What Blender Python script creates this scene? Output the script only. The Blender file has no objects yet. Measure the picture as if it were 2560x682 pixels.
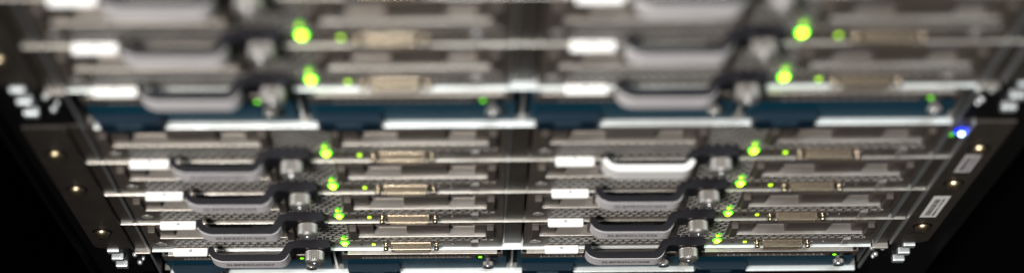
import bpy, bmesh, math, random
from mathutils import Vector, Matrix
random.seed(4)
MM = 0.001
scn = bpy.context.scene
COL = scn.collection

# ---------------------------------------------------------------- camera
def setup_camera():
    f, pit, yaw, roll = 5138.655, 1.238589, 0.069892, 0.059931
    cx, cy, cz = -27.339, -328.203, 1150.625
    cp, sp = math.cos(pit), math.sin(pit)
    F = Vector((math.sin(yaw)*cp, math.cos(yaw)*cp, -sp))
    R = Vector((math.cos(yaw), -math.sin(yaw), 0)); U = R.cross(F)
    cr, sr = math.cos(roll), math.sin(roll)
    R2 = cr*R + sr*U; U2 = -sr*R + cr*U
    cam = bpy.data.cameras.new('camera'); o = bpy.data.objects.new('camera', cam); COL.objects.link(o)
    m = Matrix.Identity(4)
    for i in range(3):
        m[i][0] = R2[i]; m[i][1] = U2[i]; m[i][2] = -F[i]; m[i][3] = (cx, cy, cz)[i]*MM
    o.matrix_world = m
    cam.sensor_width = 36; cam.lens = f/2560*36
    cam.clip_start = 0.02; cam.clip_end = 50
    cam.dof.use_dof = True; cam.dof.focus_distance = 1.183; cam.dof.aperture_fstop = 3.35
    scn.camera = o
setup_camera()

w = bpy.data.worlds.new('World'); scn.world = w; w.use_nodes = True
w.node_tree.nodes['Background'].inputs[0].default_value = (0.55, 0.62, 0.7, 1)
w.node_tree.nodes['Background'].inputs[1].default_value = 0.03

def area(name, loc, target, sx, sy, power, col):
    l = bpy.data.lights.new(name, 'AREA'); l.shape = 'RECTANGLE'; l.size = sx; l.size_y = sy
    l.energy = power; l.color = col
    o = bpy.data.objects.new(name, l); COL.objects.link(o); o.location = loc
    o.rotation_euler = (Vector(target)-Vector(loc)).to_track_quat('-Z', 'Y').to_euler()
area('ceiling_light', (-0.54, -0.82, 2.08), (0.0, 0, 0.1), 0.36, 0.22, 56, (1.0, 0.95, 0.90))
area('ceiling_light', (0.15, -0.22, 2.3), (0.0, 0, 0.1), 0.7, 0.12, 18, (0.90, 0.97, 1.0))
scn.view_settings.view_transform = 'Standard'
scn.view_settings.look = 'None'; scn.view_settings.gamma = 1; scn.view_settings.exposure = 0.28

# ---------------------------------------------------------------- materials
def mat(name, col, rough=0.5, metal=0.0, grain=0.0, gscale=900, bump=0.0, spec=0.5, emit=None, es=0, trans=0, stretch=(1, 1, 1), wear=0.0):
    m = bpy.data.materials.new(name); m.use_nodes = True
    nt = m.node_tree; b = nt.nodes['Principled BSDF']
    b.inputs['Base Color'].default_value = (*col, 1); b.inputs['Roughness'].default_value = rough
    b.inputs['Metallic'].default_value = metal; b.inputs['Specular IOR Level'].default_value = spec
    if trans: b.inputs['Transmission Weight'].default_value = trans
    if emit:
        b.inputs['Emission Color'].default_value = (*emit, 1); b.inputs['Emission Strength'].default_value = es
    if grain or bump or wear:
        tc = nt.nodes.new('ShaderNodeTexCoord'); mp = nt.nodes.new('ShaderNodeMapping'); mp.inputs['Scale'].default_value = stretch
        nt.links.new(tc.outputs['Object'], mp.inputs[0])
        n = nt.nodes.new('ShaderNodeTexNoise'); n.inputs['Scale'].default_value = gscale; n.inputs['Detail'].default_value = 3
        nt.links.new(mp.outputs[0], n.inputs['Vector'])
        src = n.outputs['Fac']
        if grain:
            mx = nt.nodes.new('ShaderNodeMix'); mx.data_type = 'RGBA'
            mx.inputs['A'].default_value = tuple(c*(1-grain) for c in col)+(1,)
            mx.inputs['B'].default_value = tuple(min(1, c*(1+grain)) for c in col)+(1,)
            nt.links.new(src, mx.inputs['Factor'])
            out = mx.outputs['Result']
            if wear:
                n2 = nt.nodes.new('ShaderNodeTexNoise'); n2.inputs['Scale'].default_value = 60; n2.inputs['Detail'].default_value = 5
                nt.links.new(tc.outputs['Object'], n2.inputs['Vector'])
                rr = nt.nodes.new('ShaderNodeMapRange'); rr.inputs[1].default_value = 0.35; rr.inputs[2].default_value = 0.7
                rr.inputs[3].default_value = 1-wear; rr.inputs[4].default_value = 1.0
                nt.links.new(n2.outputs['Fac'], rr.inputs[0])
                mu = nt.nodes.new('ShaderNodeMix'); mu.data_type = 'RGBA'; mu.blend_type = 'MULTIPLY'; mu.inputs['Factor'].default_value = 1
                nt.links.new(out, mu.inputs['A']); nt.links.new(rr.outputs[0], mu.inputs['B']); out = mu.outputs['Result']
                r2 = nt.nodes.new('ShaderNodeMapRange'); r2.inputs[3].default_value = rough+0.12; r2.inputs[4].default_value = max(0.05, rough-0.08)
                nt.links.new(n2.outputs['Fac'], r2.inputs[0]); nt.links.new(r2.outputs[0], b.inputs['Roughness'])
            nt.links.new(out, b.inputs['Base Color'])
        if bump:
            bp = nt.nodes.new('ShaderNodeBump'); bp.inputs['Strength'].default_value = bump; bp.inputs['Distance'].default_value = 0.0004
            nt.links.new(src, bp.inputs['Height']); nt.links.new(bp.outputs[0], b.inputs['Normal'])
    return m

M = dict(
    panel=mat('warm_grey_steel', (0.085, 0.071, 0.060), 0.46, 0.1, 0.2, 1500, 0.12, spec=0.3, wear=0.25),
    grille=mat('grille_glint_metal', (0.95, 0.92, 0.88), 0.3, 0.75, 0.08, 1500, wear=0.35),
    carrier=mat('satin_grey_carrier', (0.29, 0.268, 0.242), 0.36, 0.8, 0.35, 3200, 0.25),
    shelf=mat('zinc_shelf', (0.56, 0.53, 0.475), 0.3, 0.8, 0.1, 700, 0.05, stretch=(0.2, 1, 1), wear=0.3),
    tray=mat('bright_zinc', (0.86, 0.91, 0.90), 0.38, 0.6, 0.06, 700, 0.05, stretch=(0.2, 1, 1), wear=0.2),
    chassis=mat('dark_chassis_steel', (0.048, 0.041, 0.035), 0.5, 0.1, 0.12, 1200, 0.05, spec=0.2, wear=0.25),
    edge=mat('folded_steel_edge', (0.36, 0.375, 0.38), 0.36, 0.65, 0.1, 900, wear=0.2),
    black=mat('black_plastic', (0.0065, 0.006, 0.009), 0.5, 0, 0.2, 1800, 0.2, spec=0.22),
    label=mat('grey_label_plastic', (0.70, 0.68, 0.695), 0.4, 0, 0.08, 1400, 0.08, wear=0.1),
    white=mat('white_tag_plastic', (0.86, 0.86, 0.84), 0.45, 0, 0.02, 900),
    paper=mat('white_sticker', (0.82, 0.82, 0.81), 0.6, 0, 0.03, 900),
    ink=mat('dark_ink', (0.02, 0.012, 0.014), 0.7, spec=0.1),
    steel=mat('knurled_steel', (0.70, 0.67, 0.64), 0.33, 0.9, 0.1, 1500, wear=0.25),
    chrome=mat('bright_screw', (0.85, 0.87, 0.88), 0.25, 0.95),
    scoopshade=mat('scoop_shade_blue_grey', (0.035, 0.038, 0.055), 0.5, 0, 0.2, 1500, 0.1, spec=0.3),
    nut=mat('cage_nut_zinc', (0.85, 0.90, 0.92), 0.42, 0.8, 0.05, 900, wear=0.15),
    brassdark=mat('aged_brass_lid', (0.27, 0.215, 0.155), 0.32, 0.8, 0.45, 1500, 0.3, wear=0.4),
    brass=mat('brass_plating', (0.82, 0.68, 0.50), 0.22, 1.0, 0.15, 900, 0.1, wear=0.25),
    bronze=mat('yellow_zinc_screw', (0.58, 0.46, 0.29), 0.36, 1.0),
    blue=mat('petrol_blue_plastic', (0.003, 0.043, 0.075), 0.6, 0, 0.25, 1500, 0.3, spec=0.12),
    bluedark=mat('dark_blue_plastic', (0.003, 0.014, 0.026), 0.5, 0, 0.2, 1500, 0.2, spec=0.2),
    blueslot=mat('blue_grip', (0.02, 0.055, 0.09), 0.4, 0, spec=0.5),
    dark=mat('dark_interior', (0.008, 0.008, 0.008), 0.8, 0, spec=0.1),
    rack=mat('black_rack_paint', (0.004, 0.004, 0.004), 0.6, 0, 0.3, 600, 0.1, spec=0.12),
    backdrop=mat('dark_room_panel', (0.0015, 0.0015, 0.0015), 0.8, 0, spec=0.03),
    clear=mat('clear_plastic', (0.6, 0.57, 0.55), 0.18, 0, trans=0.75),
    lime=mat('lime_led', (0.3, 0.6, 0.05), 0.3, emit=(0.55, 1.0, 0.03), es=12),
    psulime=mat('power_led_green', (0.1, 0.5, 0.02), 0.3, emit=(0.22, 0.85, 0.0), es=1.3),
    limesoft=mat('yellow_green_led', (0.3, 0.6, 0.05), 0.3, emit=(0.44, 0.85, 0.0), es=2.1),
    green=mat('green_led', (0.05, 0.5, 0.02), 0.3, emit=(0.04, 0.9, 0.0), es=5),
    greendim=mat('green_light_pipe', (0.03, 0.3, 0.02), 0.3, emit=(0.10, 0.8, 0.0), es=0.8),
    blueled=mat('blue_led', (0.05, 0.1, 1.0), 0.3, emit=(0.30, 0.48, 1.0), es=12),
    bluehalo=mat('blue_led_halo', (0.0, 0.0, 0.1), 0.3, emit=(0.005, 0.02, 1.0), es=4),
)

# ---------------------------------------------------------------- mesh helpers (millimetres; e = distance out of the panel towards the viewer)
class MB:
    def __init__(s): s.v = []; s.f = []; s.smooth = []
    def add(s, vs, fs, sm=False):
        n = len(s.v); s.v += vs; s.f += [tuple(i+n for i in f) for f in fs]; s.smooth += [sm]*len(fs)
    def box(s, x0, x1, e0, e1, z0, z1, c=0.0):
        if c <= 0:
            vs = [(x, -e, z) for z in (z0, z1) for e in (e1, e0) for x in (x0, x1)]
            s.add(vs, [(0, 1, 5, 4), (2, 6, 7, 3), (0, 4, 6, 2), (1, 3, 7, 5), (4, 5, 7, 6), (0, 2, 3, 1)])
            return s
        bm = bmesh.new(); bmesh.ops.create_cube(bm, size=1)
        for v in bm.verts:
            v.co = Vector(((x0+x1)/2+v.co.x*(x1-x0), -(e0+e1)/2+v.co.y*(e1-e0), (z0+z1)/2+v.co.z*(z1-z0)))
        bmesh.ops.bevel(bm, geom=bm.edges[:], offset=c, segments=2, profile=0.6, affect='EDGES')
        bm.verts.index_update()
        s.add([tuple(v.co) for v in bm.verts], [tuple(v.index for v in f.verts) for f in bm.faces]); bm.free()
        return s
    def prism(s, poly, z0, z1, c=0.0):          # poly: (x, e) outline
        bm = bmesh.new()
        poly = [q for i, q in enumerate(poly) if (Vector(q)-Vector(poly[i-1])).length > 0.12]
        a = sum(poly[i][0]*poly[(i+1) % len(poly)][1]-poly[(i+1) % len(poly)][0]*poly[i][1] for i in range(len(poly)))
        if a > 0: poly = poly[::-1]
        lo = [bm.verts.new((x, -e, z0)) for x, e in poly]; hi = [bm.verts.new((x, -e, z1)) for x, e in poly]
        n = len(poly)
        fb = bm.faces.new(lo[::-1]); ft = bm.faces.new(hi)
        for i in range(n): bm.faces.new((lo[i], lo[(i+1) % n], hi[(i+1) % n], hi[i]))
        if c > 0:
            bmesh.ops.bevel(bm, geom=list(fb.edges)+list(ft.edges), offset=c, segments=2, profile=0.6, affect='EDGES', clamp_overlap=True)
        bmesh.ops.triangulate(bm, faces=[f for f in bm.faces if len(f.verts) > 4])
        bm.verts.index_update()
        s.add([tuple(v.co) for v in bm.verts], [tuple(v.index for v in f.verts) for f in bm.faces]); bm.free()
        return s
    def lathe(s, x, z, prof, n=24, knurl=0.0, kn=(0, 0), sm=True):  # prof: (e, r) pairs, axis along e
        rings = []
        vs = []
        for k, (e, r) in enumerate(prof):
            for i in range(n):
                a = 2*math.pi*i/n
                rr = r*(1-(knurl if (kn[0] <= k <= kn[1] and i % 2) else 0))
                vs.append((x+rr*math.cos(a), -e, z+rr*math.sin(a)))
        fs = []
        for k in range(len(prof)-1):
            for i in range(n):
                a, b = k*n+i, k*n+(i+1) % n
                fs.append((a, b, b+n, a+n))
        fs.append(tuple(range(n))[::-1]); fs.append(tuple((len(prof)-1)*n+i for i in range(n)))
        s.add(vs, fs, sm); return s
    def plate(s, x0, x1, z0, z1, e0, e1, holes):  # plate with rectangular openings
        xs = sorted({x0, x1, *[max(x0, min(x1, v)) for h in holes for v in h[:2]]})
        zs = sorted({z0, z1, *[max(z0, min(z1, v)) for h in holes for v in h[2:4]]})
        nx, nz = len(xs)-1, len(zs)-1
        def solid(i, j):
            if not (0 <= i < nx and 0 <= j < nz): return False
            cx, cz = (xs[i]+xs[i+1])/2, (zs[j]+zs[j+1])/2
            return not any(h[0] < cx < h[1] and h[2] < cz < h[3] for h in holes)
        for i in range(nx):
            for j in range(nz):
                if not solid(i, j): continue
                a, b, c, d = xs[i], xs[i+1], zs[j], zs[j+1]
                s.add([(a, -e1, c), (b, -e1, c), (b, -e1, d), (a, -e1, d)], [(0, 1, 2, 3)])
                s.add([(a, -e0, c), (b, -e0, c), (b, -e0, d), (a, -e0, d)], [(3, 2, 1, 0)])
                if not solid(i-1, j): s.add([(a, -e1, c), (a, -e1, d), (a, -e0, d), (a, -e0, c)], [(0, 1, 2, 3)])
                if not solid(i+1, j): s.add([(b, -e1, c), (b, -e0, c), (b, -e0, d), (b, -e1, d)], [(0, 1, 2, 3)])
                if not solid(i, j-1): s.add([(a, -e1, c), (a, -e0, c), (b, -e0, c), (b, -e1, c)], [(0, 1, 2, 3)])
                if not solid(i, j+1): s.add([(a, -e1, d), (b, -e1, d), (b, -e0, d), (a, -e0, d)], [(0, 1, 2, 3)])
        return s
    def comb(s, x0, x1, z0, z1, e0, e1, p=4.8, web=1.0):   # honeycomb lattice with real hexagonal holes
        R = p/math.sqrt(3); r = (p-web)/math.sqrt(3); row = p*math.sqrt(3)/2
        nr = int(math.ceil((z1-z0)/row)); nc = int(math.ceil((x1-x0)/p))+1
        off = ((x1-x0)-(nc-1)*p)/2
        for j in range(nr+1):
            for i in range(nc):
                cx = x0+off+i*p+(p/2 if j % 2 else 0); cz = z0+row*(j+0.35)
                if cx > x1+p*0.4 or cz > z1+row*0.5: continue
                vs = []
                for rad, e in ((R, e1), (r, e1), (r, e0)):
                    for k in range(6):
                        a = math.radians(90+60*k); vs.append((cx+rad*math.cos(a), -e, cz+rad*math.sin(a)))
                fs = []
                for k in range(6):
                    l = (k+1) % 6
                    fs.append((k, l, 6+l, 6+k)); fs.append((6+k, 6+l, 12+l, 12+k))
                s.add(vs, fs)
        return s
    def build(s, name, m, parent=None, loc=(0, 0, 0), weld=True):
        me = bpy.data.meshes.new(name)
        me.from_pydata([(x*MM, y*MM, z*MM) for x, y, z in s.v], [], s.f)
        me.polygons.foreach_set('use_smooth', s.smooth)
        if weld:
            bm = bmesh.new(); bm.from_mesh(me); bmesh.ops.remove_doubles(bm, verts=bm.verts, dist=1e-7); 
            bmesh.ops.recalc_face_normals(bm, faces=bm.faces); bm.to_mesh(me); bm.free()
        me.materials.append(m)
        if name == 'vent_grille':      # panel-grey face, hole walls coloured bright to imitate light glints
            me.materials.append(M['panel'])
            for p in me.polygons:
                if abs(p.normal.y) > 0.9: p.material_index = 1
        o = bpy.data.objects.new(name, me); COL.objects.link(o)
        if parent: o.parent = parent
        o.location = tuple(c*MM for c in loc)
        return o

def fillet(poly, rads, n=5, closed=True):
    out = []
    N = len(poly)
    for i, (p, r) in enumerate(zip(poly, rads)):
        if r <= 0 or (not closed and i in (0, N-1)): out.append(p); continue
        a = Vector(poly[i-1]); b = Vector(p); c = Vector(poly[(i+1) % N])
        u = (a-b).normalized(); v = (c-b).normalized()
        for k in range(n+1):
            t = k/n
            q = (1-t)**2*(b+u*r)+2*t*(1-t)*b+t*t*(b+v*r); out.append((q.x, q.y))
    return out

def thing(name, label, cat, loc=(0, 0, 0), group=None):
    o = bpy.data.objects.new(name, None); COL.objects.link(o); o.empty_display_size = 0.01
    o.location = tuple(c*MM for c in loc); o['label'] = label; o['category'] = cat
    if group: o['group'] = group
    return o
def kids(o): return [c for c in COL.objects if c.parent is o]

def lettering(text, width, height, m, parent, x, z, e, name='lettering', rot=0, fontscale=1.0):
    cu = bpy.data.curves.new(name, 'FONT'); cu.body = text; cu.align_x = 'CENTER'; cu.align_y = 'CENTER'; cu.size = 1; cu.offset = 0.018
    cu.space_character = 1.06
    t = bpy.data.objects.new(name, cu); COL.objects.link(t)
    bpy.context.view_layer.update()
    me = bpy.data.meshes.new_from_object(t.evaluated_get(bpy.context.evaluated_depsgraph_get()))
    bpy.data.objects.remove(t); bpy.data.curves.remove(cu)
    xs = [v.co.x for v in me.vertices]; ys = [v.co.y for v in me.vertices]
    sx = width/(max(xs)-min(xs)); sy = height/(max(ys)-min(ys)); mx = (max(xs)+min(xs))/2; my = (max(ys)+min(ys))/2
    for v in me.vertices:
        a, b = (v.co.x-mx)*sx*MM, (v.co.y-my)*sy*MM
        v.co = (a*math.cos(rot)-b*math.sin(rot), 0, a*math.sin(rot)+b*math.cos(rot))
    me.materials.clear(); me.materials.append(m)
    o = bpy.data.objects.new(name, me); COL.objects.link(o); o.parent = parent; o.location = (x*MM, -e*MM, z*MM)
    return o

P = 54.0; T = 266.7

# ---------------------------------------------------------------- the dark room behind and the rack posts
def plain(name, mb, m):
    o = mb.build(name, m); o['kind'] = 'structure'; return o
bw = MB(); bw.box(-900, 900, -900, -880, -1500, 1300)
for sx in (-1, 1):
    a, b = sorted((sx*252, sx*900)); bw.box(a, b, -62, -60, -1500, 1300)
    a, b = sorted((sx*302, sx*305)); bw.box(a, b, -60, 165, -1500, 900)  # unseen side blockers, added to shade the outer left strip
plain('wall_and_blockers', bw, M['backdrop'])
plain('floor', MB().box(-900, 900, -880, 900, -1520, -1500), M['backdrop'])

HZ = [z for z in (3.0, -12.875, -28.75)]
for sx, side in ((-1, 'left'), (1, 'right')):
    post = thing('rack_post', 'black square-holed rack post at the %s edge of the servers' % side, 'rack post', (sx*231, 0, -300), 'rack posts carrying both chassis')
    zs = [z+k*T for k in (0, 1) for z in HZ]
    a0, a1 = (-17, 8.5) if sx < 0 else (-11.5, 17)
    MB().plate(a0, a1, 0, 900, -3.4, -1.2, [(-4.2, 4.2, z+300-5.2, z+300+4.2) for z in zs]).build('front_web', M['rack'], post)
    e0, e1 = ((a0-1.8, a0) if sx < 0 else (a1, a1+1.8))
    MB().box(e0, e1, -60, 4.5, 0, 900).build('side_flange', M['rack'], post)
    for z in zs:
        nut = MB(); nut.box(-3.5, 3.5, -2, 2.0, z+300-4.6, z+300+0.6, 0.6)
        o = nut.build('cage_nut', M['nut'], post)
    spots_ = ((10.8, -9, 1.6), (11.2, -26, 1.6), (14.5, -17, 1.0)) if sx < 0 else ((-20.0, -6.5, 1.7), (-13.8, -7, 1.5), (-15.6, -20, 1.7), (-16.5, -24, 1.1))
    for z in (0, T):
        for dx, dz, rr in spots_:
            q = MB(); q.lathe(dx, 300+z+dz, [(-0.8, rr), (0.3, rr), (1.2, rr*0.8), (1.7, rr*0.3)], 14)
            q.build('rivet', M['nut'], post)
    # narrow return lip that carries the rivets
    c0, c1 = ((9, 17) if sx < 0 else (-21, -12))
    for z in (0, T):
        MB().box(c0, c1, -2.8, -0.8, 300+z-50, 300+z-1.5).build('rail_tab', M['rack'], post)

# ---------------------------------------------------------------- chassis
def make_chassis(z, label, lower):
    c = thing('blade_chassis', label, 'server chassis', (0, 0, z), 'blade chassis stacked in the rack')
    MB().box(-207, 207, -500, -495, -48, 215).build('midplane', M['dark'], c)
    for k in (1, 2, 3):
        s = MB(); s.box(-218.6, 218.6, -120, 0.9, k*P-1.1, k*P, 0.25); s.build('shelf', M['shelf'], c)
    s = MB(); s.box(-209, 209, -120, 1.2, -1.3, 0, 0.25); s.build('shelf', M['tray'], c)
    MB().box(-209, 209, -120, -1, 215.0, 216.0).build('top_cover', M['chassis'], c)
    MB().box(-208.3, 208.3, -120, -1.4, -50.4, -49.05).build('base_plate', M['shelf'], c)  # duller zinc than the lip, colour imitating shade inside the tray
    tr = MB(); tr.box(-205.0, 208.3, -1.4, 1.9, -50.6, -49.0, 0.4)
    tr.build('base_tray', M['tray'], c)
    for k in range(4):
        de = -2.4 if k == 0 else -0.5
        MB().box(-5.0, 4.6, -110, de, k*P+0.3, (k+1)*P-1.5, 0.4).build('bay_divider', M['chassis'], c)
        MB().box(-5.9, -5.1, -30, de+0.4, k*P+0.3, (k+1)*P-1.5).build('divider_edge', M['edge'], c)
    dd = MB(); dd.box(-0.6, 0.6, -60, -1.5, -48.6, -1.6); dd.build('power_bay_divider', M['edge'], c)
    for xx in (-105, 104):
        d2 = MB(); d2.box(xx-0.6, xx+0.6, -60, -2.5, -48.6, -1.6); d2.build('power_bay_divider', M['edge'], c)
    for sx in (-1, 1):
        def X(a, b): return tuple(sorted((sx*a, sx*b)))
        x0, x1 = X(210.2, 211.6)
        MB().box(x0, x1, -110, 0.4, -50, 215).build('side_wall', M['edge'], c)
        for k in range(4):
            x0, x1 = X(211.8, 218.4)
            MB().box(x0, x1, -5, -0.6, k*P+0.3, (k+1)*P-1.4, 0.2).build('flange_panel', M['chassis'], c)
        x0, x1 = X(218.8, 220.2)
        MB().box(x0, x1, -30, 1.6, 5, 215.5, 0.5).build('ear_fold', M['edge' if sx > 0 else 'chassis'], c)  # left fold gets the darker steel to imitate its shaded side
        # mounting ear, bottom outer corner rounded, with three slots
        x0, x1 = X(220.3, 241.0)
        outer = sx*241.0; inner = sx*220.3
        pts = [(inner, 5), (outer-sx*7, 5)] + [(outer-sx*7+sx*7*math.sin(t), 12-7*math.cos(t)) for t in [math.radians(a) for a in (15, 30, 45, 60, 75, 90)]] + [(outer, 208.5)] + [(outer-sx*7+sx*7*math.cos(t), 208.5+7*math.sin(t)) for t in [math.radians(a) for a in (30, 60, 90)]] + [(inner, 215.5)]
        ear = MB()
        bm = bmesh.new()
        fr = [bm.verts.new((x, -0.6, zz)) for x, zz in pts]; bk = [bm.verts.new((x, 1.0, zz)) for x, zz in pts]
        bm.faces.new(fr if sx > 0 else fr[::-1]); bm.faces.new(bk[::-1] if sx > 0 else bk)
        for i in range(len(pts)):
            j = (i+1) % len(pts); bm.faces.new((fr[i], bk[i], bk[j], fr[j]))
        bmesh.ops.recalc_face_normals(bm, faces=bm.faces)
        bmesh.ops.bevel(bm, geom=[e for e in bm.edges if abs(e.verts[0].co.y+0.6) < 1e-6 and abs(e.verts[1].co.y+0.6) < 1e-6], offset=0.35, segments=2, affect='EDGES')
        bm.verts.index_update(); ear.add([tuple(v.co) for v in bm.verts], [tuple(v.index for v in f.verts) for f in bm.faces]); bm.free()
        eo = ear.build('mounting_ear', M['chassis'], c)
        MB().box(min(inner, outer)+1, max(inner, outer)-1, -0.4, 1.2, 215.6, 216.8, 0.3).build('ear_top_lip', M['chassis'], c)
        tabx = X(209.6, 219.0)
        MB().box(tabx[0], tabx[1], -8, 2.6, -1.2, 1.2, 0.5).build('shelf_tab', M['carrier'], c)
        for zz in (39.7, 119.0, 176.5):
            so = MB(); so.lathe(sx*231, zz, [(0.62, 5.6), (0.75, 5.6), (0.78, 5.4)], 28); slot = so.build('washer', M['rack'], eo)
            sc = MB(); sc.lathe(sx*231, zz, [(0.8, 4.3), (1.4, 4.3), (2.6, 3.8), (3.6, 2.6), (3.9, 1.6), (3.3, 1.2), (3.2, 0.4)], 24); sc.build('ear_screw', M['bronze'], eo)
        lettering('AC', 10, 4.2, M['ink'], eo, sx*231, 26, 0.68)
        if sx > 0 and lower:
            for (xc, zc, ww, hh, m) in ((230.2, 76, 9.2, 39, 'paper'), (230.9, 151.5, 8.2, 28, 'label')):
                st = MB(); st.box(xc-ww/2, xc+ww/2, 0.62, 0.72, zc-hh/2, zc+hh/2)
                s_ = st.build('asset_sticker', M[m], c)
                bars = MB(); zz = zc-hh*0.40
                while zz < zc+hh*0.36:
                    t = random.choice((0.35, 0.6, 0.9)); bars.box(xc-2.6, xc+0.4, 0.73, 0.76, zz, zz+t); zz += t+random.choice((0.35, 0.6))
                bars.build('bar_code', M['ink'], s_)
                tx = MB(); zz = zc-hh*0.42
                while zz < zc+hh*0.38:
                    tx.box(xc+1.5, xc+2.7, 0.73, 0.76, zz, zz+0.9); zz += random.choice((1.3, 1.3, 2.2))
                tx.build('print_line', M['ink'], s_)
        if sx > 0 and lower:
            q = MB(); q.lathe(216.6, 200.0, [(-0.7, 2.9), (0.3, 2.9), (0.8, 2.2)], 20); q.build('led_halo', M['bluehalo'], c)  # glowing ring added for the bloom around the blue light
            q = MB(); q.lathe(216.6, 200.0, [(0.31, 1.4), (1.2, 1.4), (1.9, 1.0), (2.1, 0.5)], 20); q.build('locator_led', M['blueled'], c)
            q = MB(); q.lathe(212.9, 195.0, [(-0.7, 1.3), (0.1, 1.2), (0.3, 0.6)], 16); q.build('status_led', M['greendim'], c)
    return c
make_chassis(0, 'lower blade chassis, in focus, with the blue locator light on its right flange', True)
make_chassis(T, 'upper blade chassis, blurred, cut by the top of the picture', False)

# ---------------------------------------------------------------- power supplies
def make_psu():
    t = thing('power_supply', '', 'power supply', (0, 0, 0), 'power supplies below the blades')
    MB().box(3.5, 101.0, -110, -1.0, -48.4, -9, 0.3).build('blue_face', M['blue'], t)
    MB().box(0.9, 103.1, -110, -4.2, -48.6, -2.4).build('casing', M['dark'], t)
    br = MB(); br.plate(5, 98.5, -12.2, -3.0, 2.2, 3.0, [(16, 80, -11.6, -7.8)])
    fg = MB(); fg.box(8.2, 95.3, -30, 3.2, -3.0, -2.0, 0.3); br.box(5, 6.2, -3, 2.6, -3.4, -2.1, 0.2); br.box(97.2, 98.4, -3, 2.6, -3.4, -2.1, 0.2)
    b = br.build('bracket', M['panel'], t); fg.build('bracket_flange', M['carrier'], t)
    MB().comb(17.5, 79.5, -11.7, -8.9, 1.9, 2.8, 4.7, 0.9).build('vent_grille', M['grille'], t)
    MB().lathe(85.3, -9.0, [(2.0, 2.9), (3.1, 2.9), (3.12, 2.5)], 24).build('led_recess', M['dark'], t)
    MB().lathe(85.3, -9.2, [(3.1, 1.25), (3.5, 1.1), (3.7, 0.6)], 16).build('status_led', M['psulime'], t)
    MB().lathe(93.0, -9.0, [(2.0, 2.9), (3.1, 2.9), (3.12, 2.5)], 24).build('led_recess', M['dark'], t)
    sc = MB().lathe(90, -23.5, [(-1.1, 1.5), (2.0, 1.5), (2.1, 2.4), (2.5, 2.9), (2.6, 3.3), (4.8, 3.3), (4.9, 3.0)], 36, 0.12, (4, 5), False).build('thumbscrew', M['steel'], t)
    h = MB(); h.lathe(90, -23.5, [(4.9, 2.9), (5.2, 3.3), (5.8, 3.1), (6.1, 2.2)], 24); h.build('screw_cap', M['chrome'], sc)
    h = MB(); h.box(86.9, 93.1, 5.9, 6.2, -23.9, -23.1); h.build('screw_slot', M['dark'], sc)
    poly = fillet([(6.5, -1.2), (6.5, 4.6), (37.5, 4.6), (37.5, -1.2)], [0, 3.0, 3.0, 0])
    hd = MB(); hd.prism(poly, -48.2, -35.6, 0.9)
    ho = hd.build('pull_handle', M['bluedark'], t)
    MB().box(15.5, 28, 4.5, 4.75, -42.6, -38.2, 0.1).build('grip_recess', M['blueslot'], ho)
    return t

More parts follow.
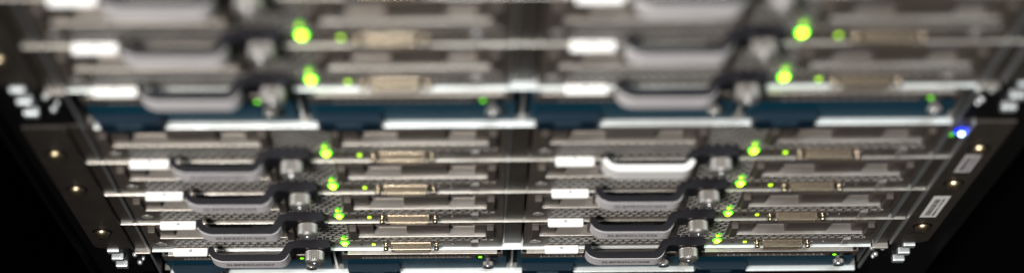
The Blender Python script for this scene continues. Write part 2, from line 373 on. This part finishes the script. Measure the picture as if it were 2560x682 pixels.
# ---------------------------------------------------------------- blade server
def make_blade():
    t = thing('blade_server', '', 'blade server', (0, 0, 0), 'blade servers in the two chassis')
    W = 202.5; Z1 = 52.2
    holes = [(8.2, 81.4, 24.2, 45.6), (120.8, 193.4, 24.2, 45.6), (9, 84, 46.8, 51.2), (120, 193, 46.8, 51.2),
             (14, 104, 2.2, 20.2), (87.2, 115.2, 10.6, 51.2), (104, 197.5, 10.6, 20.2)]
    fp = MB(); fp.plate(0, W, 0.5, Z1, -1.4, -0.3, holes); fp.build('faceplate', M['panel'], t)
    bd = MB(); bd.box(0.2, W-0.2, -110, -8.0, 0.6, Z1-0.2); bd.box(0.2, 1.0, -8, -1.5, 0.6, Z1-0.2); bd.box(W-1, W-0.2, -8, -1.5, 0.6, Z1-0.2)
    bd.box(1, W-1, -8, -1.5, Z1-1.0, Z1-0.2); bd.build('housing', M['dark'], t)
    g = MB()
    for (x0, x1, z0, z1) in ((13, 105, 1.5, 20.6), (86.6, 115.8, 10.2, 51.6), (105.5, 198, 9.4, 20.6), (9, 84, 46.4, 51.4), (120, 193, 46.4, 51.4)):
        pass
    g.comb(13, 198, 1.6, 20.4, -1.0, -0.32); g.comb(86.2, 116.0, 22.3, 51.6, -1.0, -0.32)
    g.comb(9, 83, 46.2, 50.2, -1.0, -0.32); g.comb(120, 193, 46.2, 50.2, -1.0, -0.32)
    g.build('vent_grille', M['grille'], t)
    lk = MB(); lk.lathe(6.8, 11.0, [(-0.3, 3.0), (-0.1, 3.0), (0.15, 2.4), (-0.1, 1.8), (0.1, 1.1), (0.25, 0.5)], 24); lk.build('rivet', M['grille'], t)
    # drives
    for x0 in (8.4, 120.7):
        fl = MB(); fl.box(x0, x0+72.6, -8, 1.7, 26.6, 28.4, 0.4); fl.box(x0, x0+72.6, -8, 1.2, 24.6, 26.7)
        fl.box(x0, x0+72.6, -8, -4.4, 28.0, 45.4)
        d = fl.build('drive_carrier', M['carrier'], t)
        for (a, b) in ((0, 9.0), (27.6, 51.7), (65.9, 72.6)):
            MB().box(x0+a, x0+b, -4.5, -0.1, 28.3, 45.3, 0.35).build('carrier_block', M['panel'], d)
        MB().box(x0+9.6, x0+27.0, -4.5, -2.9, 33.5, 44.8, 0.3).build('scoop_shade_insert', M['scoopshade'], d)  # dark inserts added to imitate shade at the back of the scoops
        MB().box(x0+52.4, x0+65.2, -4.5, -2.9, 33.5, 44.8, 0.3).build('scoop_shade_insert', M['scoopshade'], d)
        for bx in (x0-4.3, x0+72.7):
            k = MB(); k.box(bx, bx+3.9, -3, 2.9, 27, 44.6, 0.4); 
            s0 = bx+2.6 if bx < x0 else bx-0.4
            k.box(bx-0.2, bx+4.1, -3, 0.3, 44.6, 46.4, 0.3)
            k.build('bay_bracket', M['panel'], t)
    # asset pull tag
    tg = MB().prism(fillet([(12.6, -1), (12.6, 4.4), (32.2, 4.4), (32.2, -1)], [0, 1.0, 1.0, 0]), 0.15, 1.7, 0.3).build('asset_tag', M['white'], t)
    pr = MB()
    for q in range(3): pr.box(21.6, 23.4, 0.5+q*0.55, 0.8+q*0.55, 1.69, 1.73)
    pr.build('tag_print', M['ink'], tg)
    # ejector lever
    out = [(34.6, 6.2), (35.4, 3.6), (37.6, 3.8), (39.4, 7.6), (42.2, 8.7), (74.2, 8.8), (76.0, 7.8), (80.0, 1.2), (104.0, 1.1), (104.2, 5.2), (83.0, 4.9), (78.8, 11.2), (76.0, 12.5), (42.0, 12.4), (37.2, 10.4)]
    rad = [1.0, 0.8, 0.8, 1.2, 1.2, 1.2, 1.2, 1.6, 2.0, 2.0, 1.2, 1.5, 1.2, 2.0, 2.0]
    lv = MB(); lv.prism(fillet(out, rad, 4), 5, 19, 0.3)
    lever = lv.build('ejector_lever', M['black'], t)
    MB().box(84, 103.4, -1.8, 1.2, 6, 18.2, 0.3).build('lever_pivot', M['black'], lever)
    line = fillet([(35.2, 7.1), (37.1, 10.8), (41.9, 12.7), (76.1, 12.75), (79.15, 11.35), (81.1, 7.85)], [0, 2.2, 2.2, 1.6, 1.6, 0], 5, False)
    inner = fillet([(35.6, 7.0), (37.6, 10.3), (42.1, 12.35), (76.0, 12.45), (78.9, 11.1), (80.8, 7.7)], [0, 2.2, 2.2, 1.6, 1.6, 0], 5, False)
    MB().prism(line+inner[::-1], 5.2, 18.2, 0.08).build('name_plate', M['label'], lever)
    # captive thumbscrew
    ts = MB(); ts.lathe(95, 11.8, [(1.0, 4.3), (5.4, 4.3), (5.5, 4.6)], 32); s1 = ts.build('thumbscrew', M['edge'], t)
    MB().lathe(95, 11.8, [(5.45, 4.9), (5.6, 5.45), (5.7, 5.5), (10.6, 5.5), (11.2, 5.4), (12.0, 4.9), (12.5, 4.0), (12.6, 3.2), (12.1, 2.9)], 60, 0.10, (2, 3), False).build('knurled_head', M['steel'], s1)
    MB().lathe(95, 11.8, [(12.0, 1.9), (12.8, 1.8), (13.3, 1.2), (13.4, 0.5)], 16).build('drive_pin', M['chrome'], s1)
    # lights and switch
    pw = MB(); pw.lathe(112, 11.2, [(-0.4, 2.4), (0.1, 2.7), (0.5, 2.1)], 24); pb = pw.build('power_button', M['green'], t)
    MB().lathe(112, 12.2, [(0.4, 1.6), (0.9, 1.5), (1.4, 1.0), (1.6, 0.5)], 20).build('power_led', M['lime'], pb)
    MB().lathe(112, 6.6, [(-0.3, 1.5), (0.3, 1.3), (0.6, 0.5)], 14).build('indicator_led', M['limesoft'], t)
    MB().lathe(111.2, 18.8, [(-1.4, 1.1), (-0.2, 1.0), (0.1, 0.6)], 14).build('indicator_led', M['limesoft'], t)
    MB().lathe(111.9, 22.4, [(-1.4, 0.9), (-0.2, 0.8), (0.1, 0.4)], 14).build('status_led', M['greendim'], t)
    MB().box(127.5, 129.5, -0.3, 0.2, 5.8, 8.6, 0.3).build('activity_led', M['limesoft'], t)
    MB().lathe(121.5, 6.5, [(-0.35, 0.9), (-0.22, 0.9)], 14).build('reset_hole', M['dark'], t)
    for xx in (167.6, 174.2): MB().lathe(xx, 7.6, [(-0.35, 0.55), (0.1, 0.5), (0.2, 0.2)], 10).build('dimple', M['chrome'], t)
    # console connector
    kv = MB(); kv.plate(138.7, 161.4, 4.8, 9.9, -0.3, 3.7, [(139.3, 160.8, 5.3, 9.3)])
    kv.box(138.6, 139.3, -0.3, 3.8, 9.8, 10.2, 0.15); kv.box(160.8, 161.5, -0.3, 3.8, 9.8, 10.2, 0.15)
    kv.box(138.6, 161.5, 3.3, 3.95, 9.7, 10.2, 0.15); kv.box(138.6, 161.5, -0.4, 0.1, 9.8, 10.4, 0.15)
    k = kv.build('console_connector', M['brass'], t)
    lid = MB(); lid.box(139.35, 160.75, 0.12, 3.28, 9.82, 9.98, 0.05)
    for q in range(4): lid.lathe(142.4+q*5, 10.05, [(1.2, 0.5), (2.0, 0.5)], 8)
    lid.build('lid', M['brassdark'], k)
    MB().box(140.4, 159.8, -0.3, 3.0, 5.8, 8.8, 0.3).build('contact_block', M['black'], k)
    for xx in (135.6, 164.8):
        MB().lathe(xx, 7.6, [(-0.4, 1.8), (0.3, 1.8), (0.4, 1.2), (2.2, 1.1), (2.3, 1.5), (3.3, 1.5), (3.6, 1.1)], 14).build('jack_screw', M['brass'], k)
    # clear clip over the bottom bar
    MB().box(184.6, 189.0, -0.2, 1.2, 5, 14.5, 0.5).build('clear_clip', M['clear'], t)
    return t

def copy_tree(o, parent=None, skip=()):
    c = o.copy(); COL.objects.link(c); c.parent = parent
    for ch in kids(o):
        copy_tree(ch, c)
    return c

XB = (-209.0, 5.8)
blade = make_blade()
ordn = {3: 'top', 2: 'second', 1: 'third', 0: 'bottom'}
spots = []
for k in (3, 2, 1, 0):
    for s, side in enumerate(('left', 'right')):
        spots.append((s, k*P, side, k, 0))
for k in (2, 1, 0):
    for s, side in enumerate(('left', 'right')):
        spots.append((s, T+k*P, side, k, 1))
placed = []
for i, (s, z, side, k, ch) in enumerate(spots):
    o = blade if i == 0 else copy_tree(blade)
    o.location = (XB[s]*MM, 0, z*MM)
    placed.append(o)
for (o, (s, z, side, k, ch)) in zip(placed, spots):
    num = '%02d' % (2*(3-k)+1+s)
    def find(n, root=None): return [c for c in kids(root or o) if c.name.split('.')[0] == n][0]
    lever = find('ejector_lever')
    if ch == 0:
        if (s, k) == (1, 3):
            o['label'] = 'top right blade of the lower chassis, with a bright white name plate on its lever'
            np_ = find('name_plate', lever)
            bpy.data.objects.remove(np_)
            pts_o = fillet([(35.0, 7.2), (37.2, 10.9), (42.0, 13.1), (76.2, 13.2), (79.4, 11.6), (81.4, 8.0)], [0, 2.2, 2.2, 1.6, 1.6, 0], 5, False)
            pts_i = fillet([(36.8, 6.0), (39.5, 9.2), (42.6, 9.9), (75.4, 10.0), (77.2, 9.4), (79.6, 6.8)], [0, 1.5, 1.5, 1, 1, 0], 5, False)
            q = MB(); q.prism(pts_o+pts_i[::-1], 5.2, 19.5, 0.3)
            wp = q.build('name_plate', M['paper'], lever); wp['label'] = 'white wraparound name plate'
        else:
            o['label'] = '%s %s blade of the lower chassis, lever plate reading SLBPRDUCS%s' % (ordn[k], side, num)
            txt = lettering('SLBPRDUCS'+num, 27.4, 3.9, M['ink'], lever, 58.6, 11.7, 12.79)
    else:
        o['label'] = 'blurred blade on the %s of the upper chassis, %s' % (side, {2: 'highest, only its lever in view', 1: 'middle one, with the large green light', 0: 'lowest, just above the blue power supplies'}[k])

psu = make_psu()
first = True
for ch, z in ((0, 0), (1, T)):
    for i in range(4):
        o = psu if first else copy_tree(psu); first = False
        o.location = ((-208.3+104.0*i)*MM, 0, z*MM)
        o['label'] = '%s blue power supply from the left in the %s chassis' % (('first', 'second', 'third', 'last')[i], ('lower, sharp', 'upper, blurred')[ch])
bpy.context.view_layer.update()
